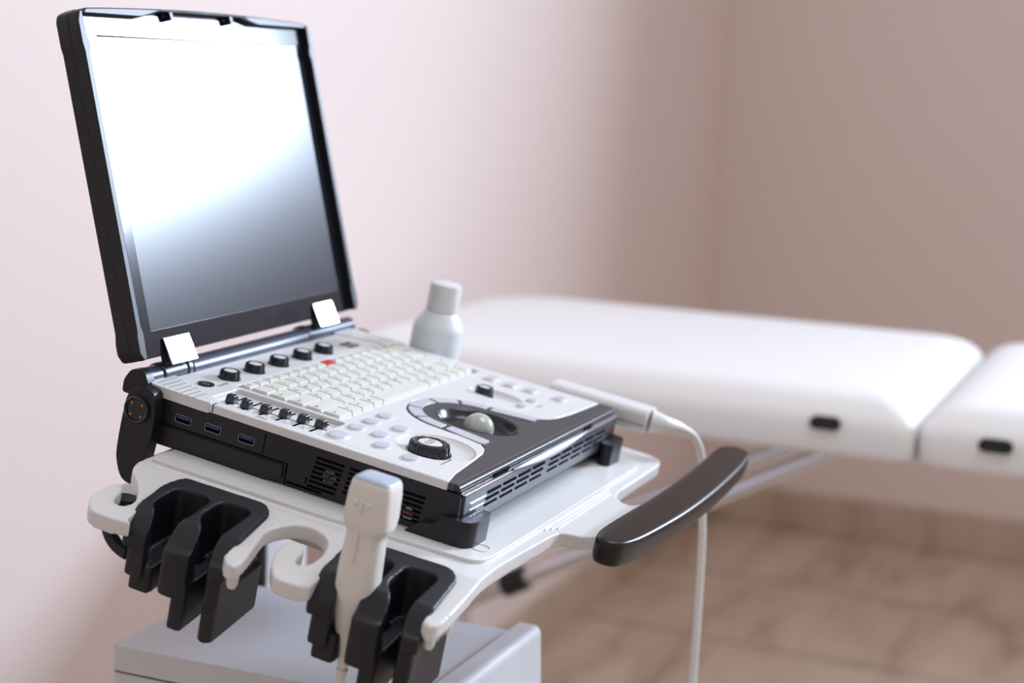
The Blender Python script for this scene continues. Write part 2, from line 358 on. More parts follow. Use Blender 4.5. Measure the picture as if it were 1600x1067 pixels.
for a, b in zip(rings, rings[1:]):
    for i in range(N): bm.faces.new((a[i], a[(i + 1) % N], b[(i + 1) % N], b[i]))
bm.faces.new(rings[0]); bm.faces.new(rings[-1]); bmesh.ops.recalc_face_normals(bm, faces=bm.faces)
o = obj('push_handle', bm, M['grip'], cart, MT, sharp=60); o['label'] = 'dark brown curved push handle'

# probe holders
def holder(dy):
    bm = nb()
    def sh(pts): return [(x, y + dy, r) for x, y, r in pts]
    top = sh([(-.1151, .1946, .004), (-.0643, .1976, .010), (-.0482, .1917, .006), (-.0453, .1238, .006), (-.0546, .1136, .006), (-.1171, .1077, .003),
              (-.1190, .1204, .004), (-.1053, .1253, .005), (-.0956, .1243, .006), (-.0643, .1243, .006), (-.0589, .1292, .005), (-.0614, .1497, .006), (-.0858, .1512, .006), (-.1014, .1395, .006), (-.1171, .1365, .004),
              (-.1195, .1473, .003), (-.1185, .1590, .005), (-.1034, .1595, .005), (-.0897, .1561, .006), (-.0663, .1570, .006), (-.0609, .1619, .005), (-.0638, .1863, .006), (-.0897, .1883, .006), (-.1014, .1785, .006), (-.1131, .1746, .003)])
    inner = sh([(-.1112, .1912, .003), (-.0643, .1941, .009), (-.0511, .1883, .006), (-.0482, .1268, .006), (-.0565, .1165, .006), (-.1151, .1106, .003),
                (-.1180, .1204, .003), (-.1053, .1253, .005), (-.0956, .1243, .006), (-.0643, .1243, .006), (-.0589, .1292, .005), (-.0614, .1497, .006), (-.0858, .1512, .006), (-.1014, .1395, .006), (-.1171, .1365, .004),
                (-.1195, .1473, .003), (-.1185, .1590, .005), (-.1034, .1595, .005), (-.0897, .1561, .006), (-.0663, .1570, .006), (-.0609, .1619, .005), (-.0638, .1863, .006), (-.0897, .1883, .006), (-.1014, .1785, .006), (-.1131, .1746, .003)])
    plate(bm, round_poly(top, 0, 4), -.0085, .003)
    plate(bm, round_poly(inner, 0, 4), -.043, -.004)
    # lower half: what is left below the step of each finger
    for ya, yb, xa, zb in ((.170, .1885, -.1085, -.054), (.1360, .1480, -.1165, -.067), (.1120, .1235, -.1145, -.069)):
        plate(bm, round_poly([(xa, ya + dy), (xa, yb + dy), (-.055, yb + dy), (-.055, ya + dy)], .004), zb, -.034)
    plate(bm, round_poly([(-.066, .190 + dy), (-.051, .188 + dy), (-.0485, .127 + dy), (-.055, .117 + dy), (-.066, .118 + dy)], .003), -.069, -.034)
    bmesh.ops.bisect_plane(bm, geom=bm.verts[:] + bm.edges[:] + bm.faces[:], plane_co=(-.045, 0, 0), plane_no=(1, 0, 0))
    for xx in (-.098, -.104, -.109, -.113): bmesh.ops.bisect_plane(bm, geom=bm.verts[:] + bm.edges[:] + bm.faces[:], plane_co=(xx, 0, 0), plane_no=(1, 0, 0))
    for v in bm.verts:
        if v.co.z > -.02 and v.co.x < -.098: v.co.z -= .013 * min(1, ((-.098 - v.co.x) / .016)) ** 1.3     # finger tips dip
        v.co.z += TZ + fz(v.co.x)
    return obj('probe_holder', bm, M['holder'], cart, MT, remesh=.0011)
holder(0); holder(-.1495)

# corner brackets that clasp the console
def bracket(sx):
    bm = nb(); X = lambda x: x if sx > 0 else .318 - x
    o_ = [(-.0100, .030), (-.0092, -.008), (-.0070, -.0175), (.002, -.0212), (.026, -.0205), (.030, -.0175), (.0300, -.0098), (-.0030, -.0096), (-.0032, .030)]
    plate(bm, round_poly([(X(x), y) for x, y in o_], .004, 5), TZ - .001, -.0235)
    for k in range(1, 11): bmesh.ops.bisect_plane(bm, geom=bm.verts[:] + bm.edges[:] + bm.faces[:], plane_co=(0, -.004 + .0034 * k, 0), plane_no=(0, 1, 0))
    def fall(y):                                          # top line: high at the corner, a step, then a tail
        a = max(0, min(1, (y - .002) / .008)); b = max(0, min(1, (y - .014) / .016)); a = a * a * (3 - 2 * a)
        return 1 - .38 * a - .50 * b ** 1.6
    for v in bm.verts:
        if v.co.z > TZ: v.co.z = TZ + (v.co.z - TZ) * fall(v.co.y)
    return obj('corner_bracket', bm, M['black'], cart, MT, bevel=.0020, seg=3)
bracket(1); bracket(-1)

# column and cabinet (level)
bm = nb(); plate(bm, rrect(.345, .44, .362, .44, .012), -.74, -.098); 
bm2 = bm
# column is topped by a bracket arm reaching under the tray
col = obj('column', bm, M['cart'], cart, MW, bevel=.002)
bm = nb(); box(bm, .338, .3455, .358, .385, -.74, -.10); obj('column_strip', bm, M['black'], col, MW, bevel=.001)
bm = nb(); box(bm, .12, .42, .12, .40, -.100, -.088); obj('tray_support', bm, M['cart'], cart, MW, bevel=.004)
bm = nb(); plate(bm, rrect(.0675, .268, .052, .3435, .006), -.222, -.2)
cab = obj('cabinet', bm, M['cart'], cart, MW, bevel=.0035, seg=3)
bm = nb(); box(bm, .0705, .266, .054, .3415, -.224, -.2215); obj('seam', bm, M['void'], cab, MW)
bm = nb(); plate(bm, rrect(.0675, .268, .052, .3435, .006), -.52, -.2238); obj('cabinet_body', bm, M['cart'], cab, MW, bevel=.0015)
# slanting front panel with a raised lip
bm = nb(); prof = [(.058, -.1915), (.0385, -.1915), (.0345, -.197), (.020, -.52), (.0525, -.52), (.0525, -.205), (.0585, -.2005)]
plate(bm, prof, .0655, .2725, ax='yz'); obj('front_panel', bm, M['cart'], cart, MW, bevel=.0035, seg=3)
bm = nb(); box(bm, .02, .40, .06, .46, -.86, -.74); box(bm, .02, .09, -.05, .06, -.86, -.80); box(bm, .33, .40, -.05, .06, -.86, -.80); box(bm, .12, .22, .1, .3, -.76, -.5); obj('base', bm, M['cart'], cart, MW, bevel=.01)
for x, y in ((.055, -.03), (.365, -.03), (.06, .43), (.36, .43)):
    bm = nb(); lathe(bm, [(.030, -.012), (.036, -.008), (.036, .008), (.030, .012)], (x, y, -.884), 24, axis='x'); obj('caster', bm, M['rubber'], cart, MW)

# ------------------------------------------------------------------ console
con = thing('ultrasound_console', 'open portable ultrasound machine with tilted screen on the cart tray', 'ultrasound machine', MT)
def cobj(name, bm, m, parent=None, **k): return obj(name, bm, m, parent or con, k.pop('frame', MT), **k)
XL, XR = -.0030, .3265
# dark body
bm = nb(); prof = [(-.0062, -.010), (-.0072, -.0325), (.004, -.0385), (.030, -.0415), (.20, -.0430), (.262, -.0445), (.274, -.042), (.277, -.012), (.270, -.0035), (.2635, -.0035), (.2635, -.0072), (-.001, -.0070), (-.0045, -.0075)]
plate(bm, prof, XL, XR, ax='yz'); body = cobj('body', bm, M['black'], bevel=.0022, seg=3)
# side lines and cover door on the left side
bm = nb()
plate(bm, [(.262, -.0262), (.262, -.0270), (.135, -.0262), (.1345, -.0420), (.1338, -.0420), (.1338, -.0254), (.2, -.0258)], XL - .0004, XL + .001, ax='yz')
for ya, yb, za, zb in ((.156, .1565, -.024, -.0085), (.1565, .157, -.0245, -.024)): box(bm, XL - .0004, XL + .001, ya, yb, za, zb)
box(bm, XL - .0005, XL + .001, .1385 - .036, .1385 - .006, -.0400, -.0385); box(bm, XL - .0005, XL + .001, .0965 + .02, .0975 + .02, -.036, -.031)
cobj('side_seam', bm, M['void'], body)
bm = nb(); plate(bm, round_poly([(.262, -.0285), (.137, -.0275), (.137, -.0380), (.15, -.0425), (.262, -.0435)], .002), XL - .0016, XL + .001, ax='yz'); cobj('battery_cover', bm, M['black'], body, bevel=.0012)
# USB ports
for yc, zc in ((.2275, -.0188), (.2010, -.0182), (.1715, -.0180)):
    bm = nb(); plate(bm, rrect(yc - .0070, yc + .0070, zc - .0031, zc + .0031, .0010), XL - .0006, XL + .004, holes=[rrect(yc - .0066, yc + .0066, zc - .0027, zc + .0027, .0008)], ax='yz')
    u = cobj('usb_port', bm, M['usbshell'], sharp=30)
    bm = nb(); box(bm, XL - .0002, XL + .003, yc - .0066, yc + .0066, zc - .0027, zc + .0027); cobj('port_opening', bm, M['void'], u)
    bm = nb(); box(bm, XL - .0005, XL + .003, yc - .0055, yc + .0055, zc + .0002, zc + .0020); cobj('port_tongue', bm, M['usb'], u)
# vents on the left side
bm = nb(); 
for (ya, yb, n0, n1) in ((.088, .1115, 0, 7), (.056, .083, 0, 6), (.0195, .050, 1, 7)):
    for k in range(n0, n1):
        zc = -.0138 - .0038 * k; s = .0006 * k
        box(bm, XL - .0003, XL + .004, ya + s, yb + s, zc - .0011, zc + .0011)
sv = cobj('side_vent', bm, M['void'], body, bevel=.0003)
bm = nb()
for k, s in enumerate(('AUDIO', 'OUT LINE', 'IN OUT')):
    mm = Matrix.Translation((XL - .0004, .0985, -.0215 - .0038 * k - .0019 + .0019)) @ Matrix(((0, 0, -1, 0), (-1, 0, 0, 0), (0, 1, 0, 0), (0, 0, 0, 1)))
    text(bm, s, .0026, mm, 0)
cobj('vent_label', bm, M['labelwhite'], body)
bm = nb(); box(bm, XL - .0005, XL, .0275, .036, -.0330, -.0312); cobj('vent_tag', bm, M['labelred'], body)
bm = nb(); plate(bm, [(.0285, -.0292), (.035, -.0290), (.033, -.0278), (.030, -.0278)], XL - .0005, XL, ax='yz'); box(bm, XL - .0005, XL, .028, .035, -.0362, -.0352); cobj('vent_sticker', bm, M['labelwhite'], body)

# top panel: white deck with cut-outs, grey palm rest with trackball cup
def loop_shape(off=0):
    """outline of the dark trackball area where it pushes into the white deck"""
    r = .0505 + off; cx, cy = .1625, .0665; p = []
    p += [(.1045 - off, .0275 + off * .5), (.1095 - off, .045)]
    for a in range(168, 11, -12): t = math.radians(a); p.append((cx + r * math.cos(t), cy + r * math.sin(t)))
    p += [(.2155 + off, .045), (.2205 + off, .0275 + off * .5)]
    return p
edge_l = [(XL, .0055), (.02, .0105), (.06, .0145), (.085, .0175), (.097, .0215)]
edge_r = [(.228, .0215), (.240, .0175), (.265, .0145), (.300, .0125), (XR, .0115)]
deck = edge_l + loop_shape() + edge_r + [(XR, .2), (XR, .258), (.3, .2625), (.02, .2625), (XL + .004, .2625), (XL, .257)]
bd_c, sd_c = (.0575, .0505), (.2515, .0915)
dish1 = dict(c=(.0640, .0478), rx=.0315, ry=.0300); dish2 = dict(c=(.2530, .0815), rx=.0135, ry=.0240)
kb = (.0575, .3135, .1245, .2215)
well = rrect(.0075, .0525, .1200, .2165, .004)
kbhole = rrect(*kb, .003)
cup = ((.1620, .0565), .0295, .0345)
bm = nb(); plate(bm, deck, -.0070, 0, holes=[ell(*dish1['c'], dish1['rx'], dish1['ry'], 48), ell(*dish2['c'], dish2['rx'], dish2['ry'], 36), kbhole, well])
deck_o = cobj('deck', bm, M['white'], bevel=.0012, seg=3)
for dd, n in ((dish1, 48), (dish2, 36)):
    bm = nb(); lathe(bm, [(1, -.0005), (.97, -.0012), (.85, -.0026), (.6, -.0036), (.3, -.0039), (.01, -.0040)], (*dd['c'], 0), n, sx=dd['rx'], sy=dd['ry'], caps=False)
    cobj('dial_recess', bm, M['white'], deck_o)
bm = nb(); box(bm, kb[0] - .002, kb[1] + .002, kb[2] - .002, kb[3] + .002, -.0065, -.0045); tr_ = cobj('keyboard_base', bm, M['white'], deck_o)
bm = nb(); box(bm, .0065, .0535, .1190, .2175, -.0068, -.0040); cobj('slider_well', bm, M['white'], deck_o)
# palm rest
palm = [(.228, .0212), (.240, .0172), (.265, .0142), (.300, .0122), (XR, .0112), (XR + .001, .004), (XR, -.0010), (XL + .002, -.0012), (XL, .001), (XL, .0052), (.02, .0102), (.06, .0142), (.085, .0172), (.097, .0212)]
palm_o = loop_shape(-.0006) + palm
bm = nb(); plate(bm, palm_o, -.0058, -.0002, holes=[ell(*cup[0], cup[1], cup[2], 48)]); pr = cobj('palm_rest', bm, M['band'], bevel=.0006, seg=2)
bm = nb(); lathe(bm, [(1.035, 0.0001), (1.0, -.0006), (.96, -.0022), (.90, -.0052), (.80, -.0078), (.66, -.0090), (.42, -.0093), (.40, -.0115), (.01, -.0115)], (*cup[0], 0), 48, sx=cup[1], sy=cup[2], caps=False); cobj('trackball_cup', bm, M['blackgloss'], pr)
tbc = (.1585, .0540)
bm = nb(); bmesh.ops.create_uvsphere(bm, u_segments=40, v_segments=24, radius=.0128, matrix=Matrix.Translation((*tbc, -.0050))); cobj('trackball', bm, M['ball'])
bm = nb(); lathe(bm, [(.0128, -.0088), (.0145, -.0078), (.0152, -.0088)], (*tbc, 0), 36, caps=False); cobj('trackball_ring', bm, M['blackgloss'], pr)
# buttons round the trackball
def sector(a0, a1, r0=.0372, r1=.0490, n=6):
    cx, cy = .1625, .0665
    o_ = [(cx + r1 * math.cos(math.radians(a0 + (a1 - a0) * i / n)), cy + r1 * math.sin(math.radians(a0 + (a1 - a0) * i / n))) for i in range(n + 1)]
    i_ = [(cx + r0 * math.cos(math.radians(a1 + (a0 - a1) * i / n)), cy + r0 * math.sin(math.radians(a1 + (a0 - a1) * i / n))) for i in range(n + 1)]
    return o_ + i_
for a0, a1 in ((2, 32), (36, 66), (70, 110), (114, 144), (148, 178)):
    bm = nb(); plate(bm, sector(a0, a1), -.004, .0008); cobj('key_button', bm, M['button'], bevel=.0008, seg=2)
for s in (-1, 1):
    pts = [(.1625 + s * .0372, .0635), (.1625 + s * .0490, .0635), (.1625 + s * .0535, .045), (.1625 + s * .0570, .0290), (.1625 + s * .0560, .0268), (.1625 + s * .0450, .0262), (.1625 + s * .0405, .045)]
    bm = nb(); plate(bm, round_poly(pts, .002), -.004, .0008); cobj('select_button', bm, M['button'], bevel=.0008, seg=2)
# front face of the machine
bm = nb(); prof = [(.0050, -.0003), (-.0012, -.0003), (-.0040, -.0022), (-.0048, -.0050), (.0050, -.0060)]
plate(bm, prof, XL + .0003, XR - .0003, ax='yz'); cobj('front_roll', bm, M['blackgloss'], bevel=.0014, seg=4)
bm = nb(); prof = [(-.0040, -.0058), (-.0078, -.0075), (-.0088, -.0300), (-.0070, -.0340), (.002, -.0370), (.002, -.0058)]
plate(bm, prof, XL + .0045, XR - .001, ax='yz'); ff = cobj('front_fascia', bm, M['front'], bevel=.0012, seg=2)
bm = nb(); prof = [(-.0048, -.0060), (-.0080, -.0068), (-.0080, -.0074), (-.0040, -.0076)]; plate(bm, prof, XL + .003, XR, ax='yz'); cobj('trim_line', bm, M['chrome'], ff, bevel=.0002)
# lens shaped latch
n = 24; x0l, x1l = .086, .250
bm = nb(); rows_ = []
for i in range(n + 1):
    t = i / n; q = math.sin(math.pi * t) ** 1.3; x = x0l + (x1l - x0l) * t
    rows_.append([bm.verts.new(p) for p in ((x, -.0072, -.0046), (x, -.0084 - .0004 * q, -.0050 - .0006 * q), (x, -.0092 - .0022 * q, -.0056 - .0044 * q), (x, -.0090 - .0018 * q, -.0064 - .0047 * q), (x, -.0070, -.0068 - .0044 * q))])
for a, b in zip(rows_, rows_[1:]):
    for k in range(5): bm.faces.new((a[k], a[(k + 1) % 5], b[(k + 1) % 5], b[k]))
bm.faces.new(rows_[0]); bm.faces.new(rows_[-1]); bmesh.ops.recalc_face_normals(bm, faces=bm.faces); la = cobj('latch', bm, M['front'], ff, bevel=.0003)
for xa, xb, nm in ((.058, .086, 'latch_slot'), (.250, .268, 'latch_slot')):
    bm = nb(); box(bm, xa, xb, -.0058, .0, -.0054, -.0040); cobj(nm, bm, M['void'], ff)
for gx, gn, gp_, gl in ((.043, 4, .0296, .0236), (.169, 5, .0264, .0208)):
    bm = nb()
    for row in range(3):
        z = -.0142 - .0047 * row
        for k in range(gn): x = gx + gp_ * k - .002 * row; box(bm, x, x + gl, -.0089, -.004, z - .0008, z + .0008)
    cobj('front_vent', bm, M['void'], ff)
bm = nb()
for row in range(2): z = -.0160 - .0050 * row; box(bm, .012, .040 - .002 * row, -.0088, -.0070, z - .0003, z + .0003)
cobj('front_rib', bm, M['chrome'], ff)
for x in (.03, .29):
    for y in (.02, .235):
        bm = nb(); lathe(bm, [(.008, TZ + .0030), (.009, TZ + .0032), (.009, -.0405)], (x, y, 0), 20); cobj('rubber_foot', bm, M['rubber'])

# speakers
for s in (0, 1):
    X = (lambda x: x) if s == 0 else (lambda x: .3235 - x)
    pts = [(-.0036, .250), (-.0030, .2605), (.002, .2640), (.033, .2640), (.0165, .2180), (.006, .2110), (-.0040, .2060), (-.0046, .212)]
    pts = [(X(x), y) for x, y in pts]
    bm = nb(); plate(bm, round_poly(pts, .003), -.0072, .0010); sp = cobj('speaker', bm, M['white'], bevel=.0018, seg=3)
    bm = nb()
    for r in range(7):
        for k in range(7):
            x = .0035 + .0039 * k - .0012 * r; y = .2585 - .0062 * r
            if x < .0285 - .0024 * r: plate(bm, ell(X(x), y, .00075, .0012, 8), .0008, .0012)
    cobj('grille_hole', bm, M['hole'], sp)
bm = nb(); plate(bm, [(XL - .0002, .2045), (XL - .0002, .2038), (XL + .006, .2045), (XL + .006, .2052)], -.006, .0002); cobj('deck_seam', bm, M['void'], deck_o)

# round push buttons
def round_btn(x, y, rx, ry, name='push_button'):
    bm = nb(); lathe(bm, [(1.18, -.0002), (1.12, .0005), (1.0, .0006), (1.0, .0002)], (x, y, 0), 32, sx=rx, sy=ry, caps=False); rim = bm
    b = cobj(name, bm, M['buttonrim'])
    bm = nb(); lathe(bm, [(1.0, -.0005), (1.0, .0008), (.93, .0015), (.7, .0019), (.35, .0020), (.01, .0020)], (x, y, 0), 32, sx=rx, sy=ry); cobj('button_cap', bm, M['button'], b)
for x, y, s in ((.0186, .1080, 1.3), (.0491, .1089, 1), (.0737, .1091, 1), (.0979, .1093, 1), (.0493, .0890, 1), (.0781, .0860, 1), (.0267, .0755, 1), (.0200, .0480, 1), (.2415, .0515, .72), (.2666, .0523, .72)):
    round_btn(x, y, .0082 * s, .0062 * (1 if s == 1 else s * .95))
for x, y in ((.2985, .1055), (.2960, .0855), (.2975, .0665), (.2990, .0390)):
    bm = nb(); plate(bm, rrect(x - .0095, x + .0095, y - .0062, y + .0062, .003), -.0005, .0008); b = cobj('soft_button', bm, M['white'], bevel=.0006)
    bm = nb(); plate(bm, rrect(x - .0068, x + .0068, y - .0042, y + .0042, .0022), .0004, .0016); cobj('button_cap', bm, M['button'], b, bevel=.0005)

# rotary dials
def dial(x, y, r, h, z=0, n=14, name='rotary_knob', label=None, cap=.62):
    bm = nb(); seg = n * 6; prof = [(1.08, 0), (1.06, .08), (1.0, .12), (.95, .75), (.90, .93), (.80, 1.0), (cap + .06, 1.0), (cap, .93), (cap, .6), (.01, .6)]
    rings = []
    for pr_, hh in prof:
        ring = []
        for i in range(seg):
            t = 2 * math.pi * i / seg; k = 1
            if .1 < hh and pr_ > cap + .1: k = 1 - .055 * (1 if math.cos(n * t) < .0 else 0) 
            ring.append(bm.verts.new((x + r * pr_ * k * math.cos(t), y + r * pr_ * k * math.sin(t), z + h * hh)))
        rings.append(ring)
    for a, b in zip(rings, rings[1:]):
        for i in range(seg): bm.faces.new((a[i], a[(i + 1) % seg], b[(i + 1) % seg], b[i]))
    bm.faces.new(rings[0]); bm.faces.new(rings[-1]); bmesh.ops.recalc_face_normals(bm, faces=bm.faces)
    d = cobj(name, bm, M['blackgloss'], sharp=28)
    bm = nb(); lathe(bm, [(cap - .02, .5), (cap - .02, .86), (cap - .06, .93), (cap * .5, .97), (.01, .98)], (x, y, z), 32, sx=r, sy=r)
    for v in bm.verts: v.co.z = z + (v.co.z - z) * h
    if label: text(bm, label, r * .42, Matrix.Translation((x, y, z + h * .985)), 1)
    cobj('knob_cap', bm, [M['white'], M['ink']], d)
dial(*bd_c, .0165, .0085, -.0035, 14, label='L2D', cap=.60)
dial(*sd_c, .0082, .0080, -.0030, 9, cap=.62)
for x in (.0700, .1080, .1467, .1857, .2230): dial(x, .2365, .0086, .0070, 0, 9, cap=.66)
# power button and icon button cluster
bm = nb(); lathe(bm, [(.0068, -.0003), (.0066, .0006), (.0052, .0003), (.005, .0001), (.0002, .0001)], (.0370, .2370, .0003), 32); pb = cobj('power_button', bm, M['blackgloss'])
bm = nb(); plate(bm, ell(.037, .237, .0024, .0024, 20), .0003, .0007, holes=[ell(.037, .237, .0019, .0019, 20)]); box(bm, .0367, .0373, .2372, .2402, .0003, .0007); cobj('power_symbol', bm, M['labelwhite'], pb)
bm = nb(); text(bm, 'On/Off', .0048, Matrix.Translation((.0490, .2290, .0003)), 0); text(bm, 'TGC', .0048, Matrix.Translation((.0028, .165, .0003)) @ Matrix.Rotation(math.pi / 2, 4, 'Z'), 0)
text(bm, 'Cursor', .0040, Matrix.Translation((.258, .0415, .0003)), 0); box(bm, .028, .046, .0262, .0268, -.0001, .0003)
cobj('deck_print', bm, M['ink'], deck_o)
bm = nb(); lathe(bm, [(1.12, -.0003), (1.0, .0008), (.9, .0003), (.01, .0003)], (.268, .2350, 0), 32, sx=.0150, sy=.0105); cl = cobj('touch_pad', bm, M['white'])
for dx, dy, a, b in ((-.0045, .0035, .0042, .003), (-.0045, -.0035, .0042, .003), (.0048, .0032, .0040, .0028), (.0048, -.0035, .0045, .003)):
    bm = nb(); plate(bm, ell(.268 + dx, .2350 + dy, a, b, 20), .0002, .0010); cobj('pad_button', bm, M['blackgloss'], cl, bevel=.0003)

# sliders
for k, (x, y) in enumerate(((.0262, .2060), (.0245, .1915), (.0280, .1765), (.0315, .1615), (.0335, .1465), (.0352, .1320))):
    bm = nb(); box(bm, .0115, .0480, y - .0008, y + .0008, -.0042, -.0036); s = cobj('slider', bm, M['void'])
    bm = nb(); z0 = -.0038; vs = box(bm, x - .0042, x + .0042, y - .0040, y + .0040, z0, z0 + .0064)
    for v in vs:
        if v.co.z > z0 + .003: v.co.x = x + (v.co.x - x) * .82; v.co.y = y + (v.co.y - y) * .82
    cobj('slider_cap', bm, M['blackgloss'], s, bevel=.0008, seg=2)
    bm = nb(); box(bm, x - .0018, x + .0018, y - .0002, y + .0002, z0 + .0063, z0 + .0066); cobj('slider_mark', bm, M['labelwhite'], s)
bm = nb(); tube(bm, [(.0275, .2120, -.0038), (.0330, .1240, -.0038)], .00025, 6); cobj('slider_scale', bm, M['ink'], deck_o)

# keyboard
rows = [
    (.2105, .0095, [('Esc', 1)] + [('F%d' % i, 1) for i in range(1, 7)] + [('F7', 1), ('', 1)] + [(s, 1) for s in ('F8', 'F9', 'F10', 'Ins', 'Del', 'Home', 'End')]),
    (.1945, .0150, [(s, 1) for s in '`1234567890-='] + [('Bksp', 2.0)]),
    (.1782, .0150, [('Tab', 1.5)] + [(s, 1) for s in 'QWERTYUIOP[]'] + [('\\', 1.5)]),
    (.1619, .0150, [('Caps', 1.8)] + [(s, 1) for s in "ASDFGHJKL;'"] + [('Enter', 2.2)]),
    (.1456, .0150, [('Shift', 2.3)] + [(s, 1) for s in 'ZXCVBNM,./'] + [('Shift', 1.6), ('^', 1.1)]),
    (.1293, .0150, [('Ctrl', 1.3), ('Fn', 1.0), ('Alt', 1.2), ('#', 1.0), ('', 5.2), ('Alt', 1.2), ('Ctrl', 1.2), ('<', 1), ('v', 1), ('>', .9)])]
kx0, kx1 = .0600, .3110
kbp = cobj('keyboard', (lambda b: (plate(b, rrect(kx0 - .0015, kx1 + .0015, .1262, .2205, .002), -.0046, -.0034), b)[1])(nb()), M['white'])
for ri, (y, dep, ks) in enumerate(rows):
    tot = sum(k[1] for k in ks); x = kx0
    for ki, (lab, wd) in enumerate(ks):
        wk = (kx1 - kx0) * wd / tot; a, b = x + .00035, x + wk - .00035; x += wk
        bm = nb(); z0, z1 = -.0036, .0012
        vs = box(bm, a, b, y, y + dep, z0, z1)
        for v in vs:
            if v.co.z > 0: v.co.x += .0009 * (1 if v.co.x < (a + b) / 2 else -1); v.co.y += (.0016 if v.co.y < y + dep / 2 else -.0006)
        red = ri == 0 and ki == 8
        if lab: 
            sz = (.0048 if len(lab) == 1 else .0034)
            text(bm, lab, sz, Matrix.Translation((a + .0014 + .0030 + (.0012 if len(lab) > 2 else 0), y + dep * .56, z1 + .0001)), 1)
        cobj('key', bm, [M['redkey'] if red else M['key'], M['ink']], kbp)

# carrying arm at the rear corners
for s in (0, 1):
    xa, xb = (XL - .0125, XL - .0010) if s == 0 else (XR + .0010, XR + .0125)
    pts = [(.2470, -.0090), (.2495, -.0020), (.2570, .0000), (.2650, -.0020), (.2715, -.0090), (.2735, -.0220), (.2745, -.0520), (.2720, -.0650), (.2660, -.0750), (.2560, -.0770), (.2500, -.0700), (.2480, -.0560), (.2460, -.0360), (.2455, -.0200)]
    bm = nb(); plate(bm, smooth_loop(pts, 3), xa, xb, ax='yz'); arm = cobj('carry_arm', bm, M['black'], bevel=.0020, seg=3)
    bm = nb(); xo = xa if s == 0 else xb; sg = -1 if s == 0 else 1
    lathe(bm, [(.0110, 0), (.0108, sg * .0025), (.0098, sg * .0035), (.0085, sg * .0028), (.0082, sg * .0015), (.0001, sg * .0012)], (xo, .2610, -.0180), 36, axis='x'); pv = cobj('pivot', bm, M['blackgloss'], arm)
    if s == 0:
        bm = nb()
        for a in (45, 135, 225, 315):
            cy, cz = .2610 + .0066 * math.cos(math.radians(a)), -.0180 + .0066 * math.sin(math.radians(a)); box(bm, xo - .0022, xo - .0010, cy - .0011, cy + .0011, cz - .0011, cz + .0011)
        cobj('pivot_mark', bm, M['amber'], arm, bevel=.0003)
bm = nb(); box(bm, XL - .001, XR + .001, .262, .2735, -.0755, -.0675)
cobj('carry_bar', bm, M['black'], bevel=.004, seg=3)

# hinge tube
HY, HZ = .2720, .0005
def xcyl(x0, x1, r, m, name, parent=None, y=HY, z=HZ, bev=.001):
    bm = nb(); lathe(bm, [(r * .9, x0), (r, x0 + bev), (r, x1 - bev), (r * .9, x1)], (0, y, z), 36, axis='x'); return cobj(name, bm, m, parent)
bm = nb(); plate(bm, round_poly([(.258, -.012), (.284, -.012), (.284, -.002), (.279, .0070), (.2725, .0095), (.266, .0080), (.262, .001)], .003), XL - .002, XL + .007, ax='yz'); cobj('hinge_end_cap', bm, M['black'], bevel=.0015)
ht = xcyl(XL + .006, .0195, .0082, M['hinge'], 'hinge_tube')
k1 = xcyl(.0200, .0505, .0096, M['hinge'], 'hinge_knuckle'); xcyl(.0508, .0575, .0106, M['hinge'], 'hinge_collar')
xcyl(.0580, .2430, .0092, M['hinge'], 'hinge_barrel', y=.2705, z=.0002); xcyl(.2432, .2495, .0106, M['hinge'], 'hinge_collar')
k2 = xcyl(.2500, .2830, .0096, M['hinge'], 'hinge_knuckle'); xcyl(.2835, .3340, .0082, M['hinge'], 'hinge_tube')
bm = nb(); box(bm, .0585, .2425, .2618, .280, -.007, .0012); cobj('hinge_web', bm, M['hinge'], bevel=.002)
for x in (.0430, .2755): 
    bm = nb(); lathe(bm, [(.0018, -.0002), (.0018, .0008), (.0008, .0011)], (x, 0, 0), 16)
    bmesh.ops.transform(bm, matrix=Matrix.Translation((0, HY, HZ)) @ Matrix.Rotation(math.radians(50), 4, 'X') @ Matrix.Translation((0, 0, .0085)), verts=bm.verts); cobj('hinge_pin', bm, M['blackgloss'], k1 if x < .1 else k2)
# lid
LX0, LX1, LY0, LY1 = -.0285, .3215, -.0205, .2475
def lobj(name, bm, m, parent, **k): return obj(name, bm, m, parent, ML, **k)
def lid_outline(inset=0, bow=.0035):
    p = []
    base = round_poly([(LX0 + inset, LY0 + inset, .004), (LX1 - inset, LY0 + inset, .004), (LX1 - inset, LY1 - inset, .013), (LX0 + inset, LY1 - inset, .013)], .013, 6)
    return base
bm = nb()
pts = [(LX0 + .004, LY0), (LX1 - .004, LY0), (LX1, LY0 + .006), (LX1, LY0 + .018), (LX1 - .0015, LY0 + .024), (LX1 - .0015, LY1 - .033), (LX1, LY1 - .027), (LX1, LY1 - .010), (LX1 - .003, LY1 - .003), (LX1 - .012, LY1)]
pts += [(LX1 - .012 - (LX1 - LX0 - .024) * i / 14, LY1 + .0035 * math.sin(math.pi * i / 14)) for i in range(1, 14)]
pts += [(LX0 + .012, LY1), (LX0 + .003, LY1 - .003), (LX0, LY1 - .010), (LX0, LY1 - .027), (LX0 + .0015, LY1 - .033), (LX0 + .0015, LY0 + .024), (LX0, LY0 + .018), (LX0, LY0 + .006)]
plate(bm, pts, -.0135, -.0005); lid = lobj('screen_lid', bm, M['black'], con, bevel=.003, seg=3)
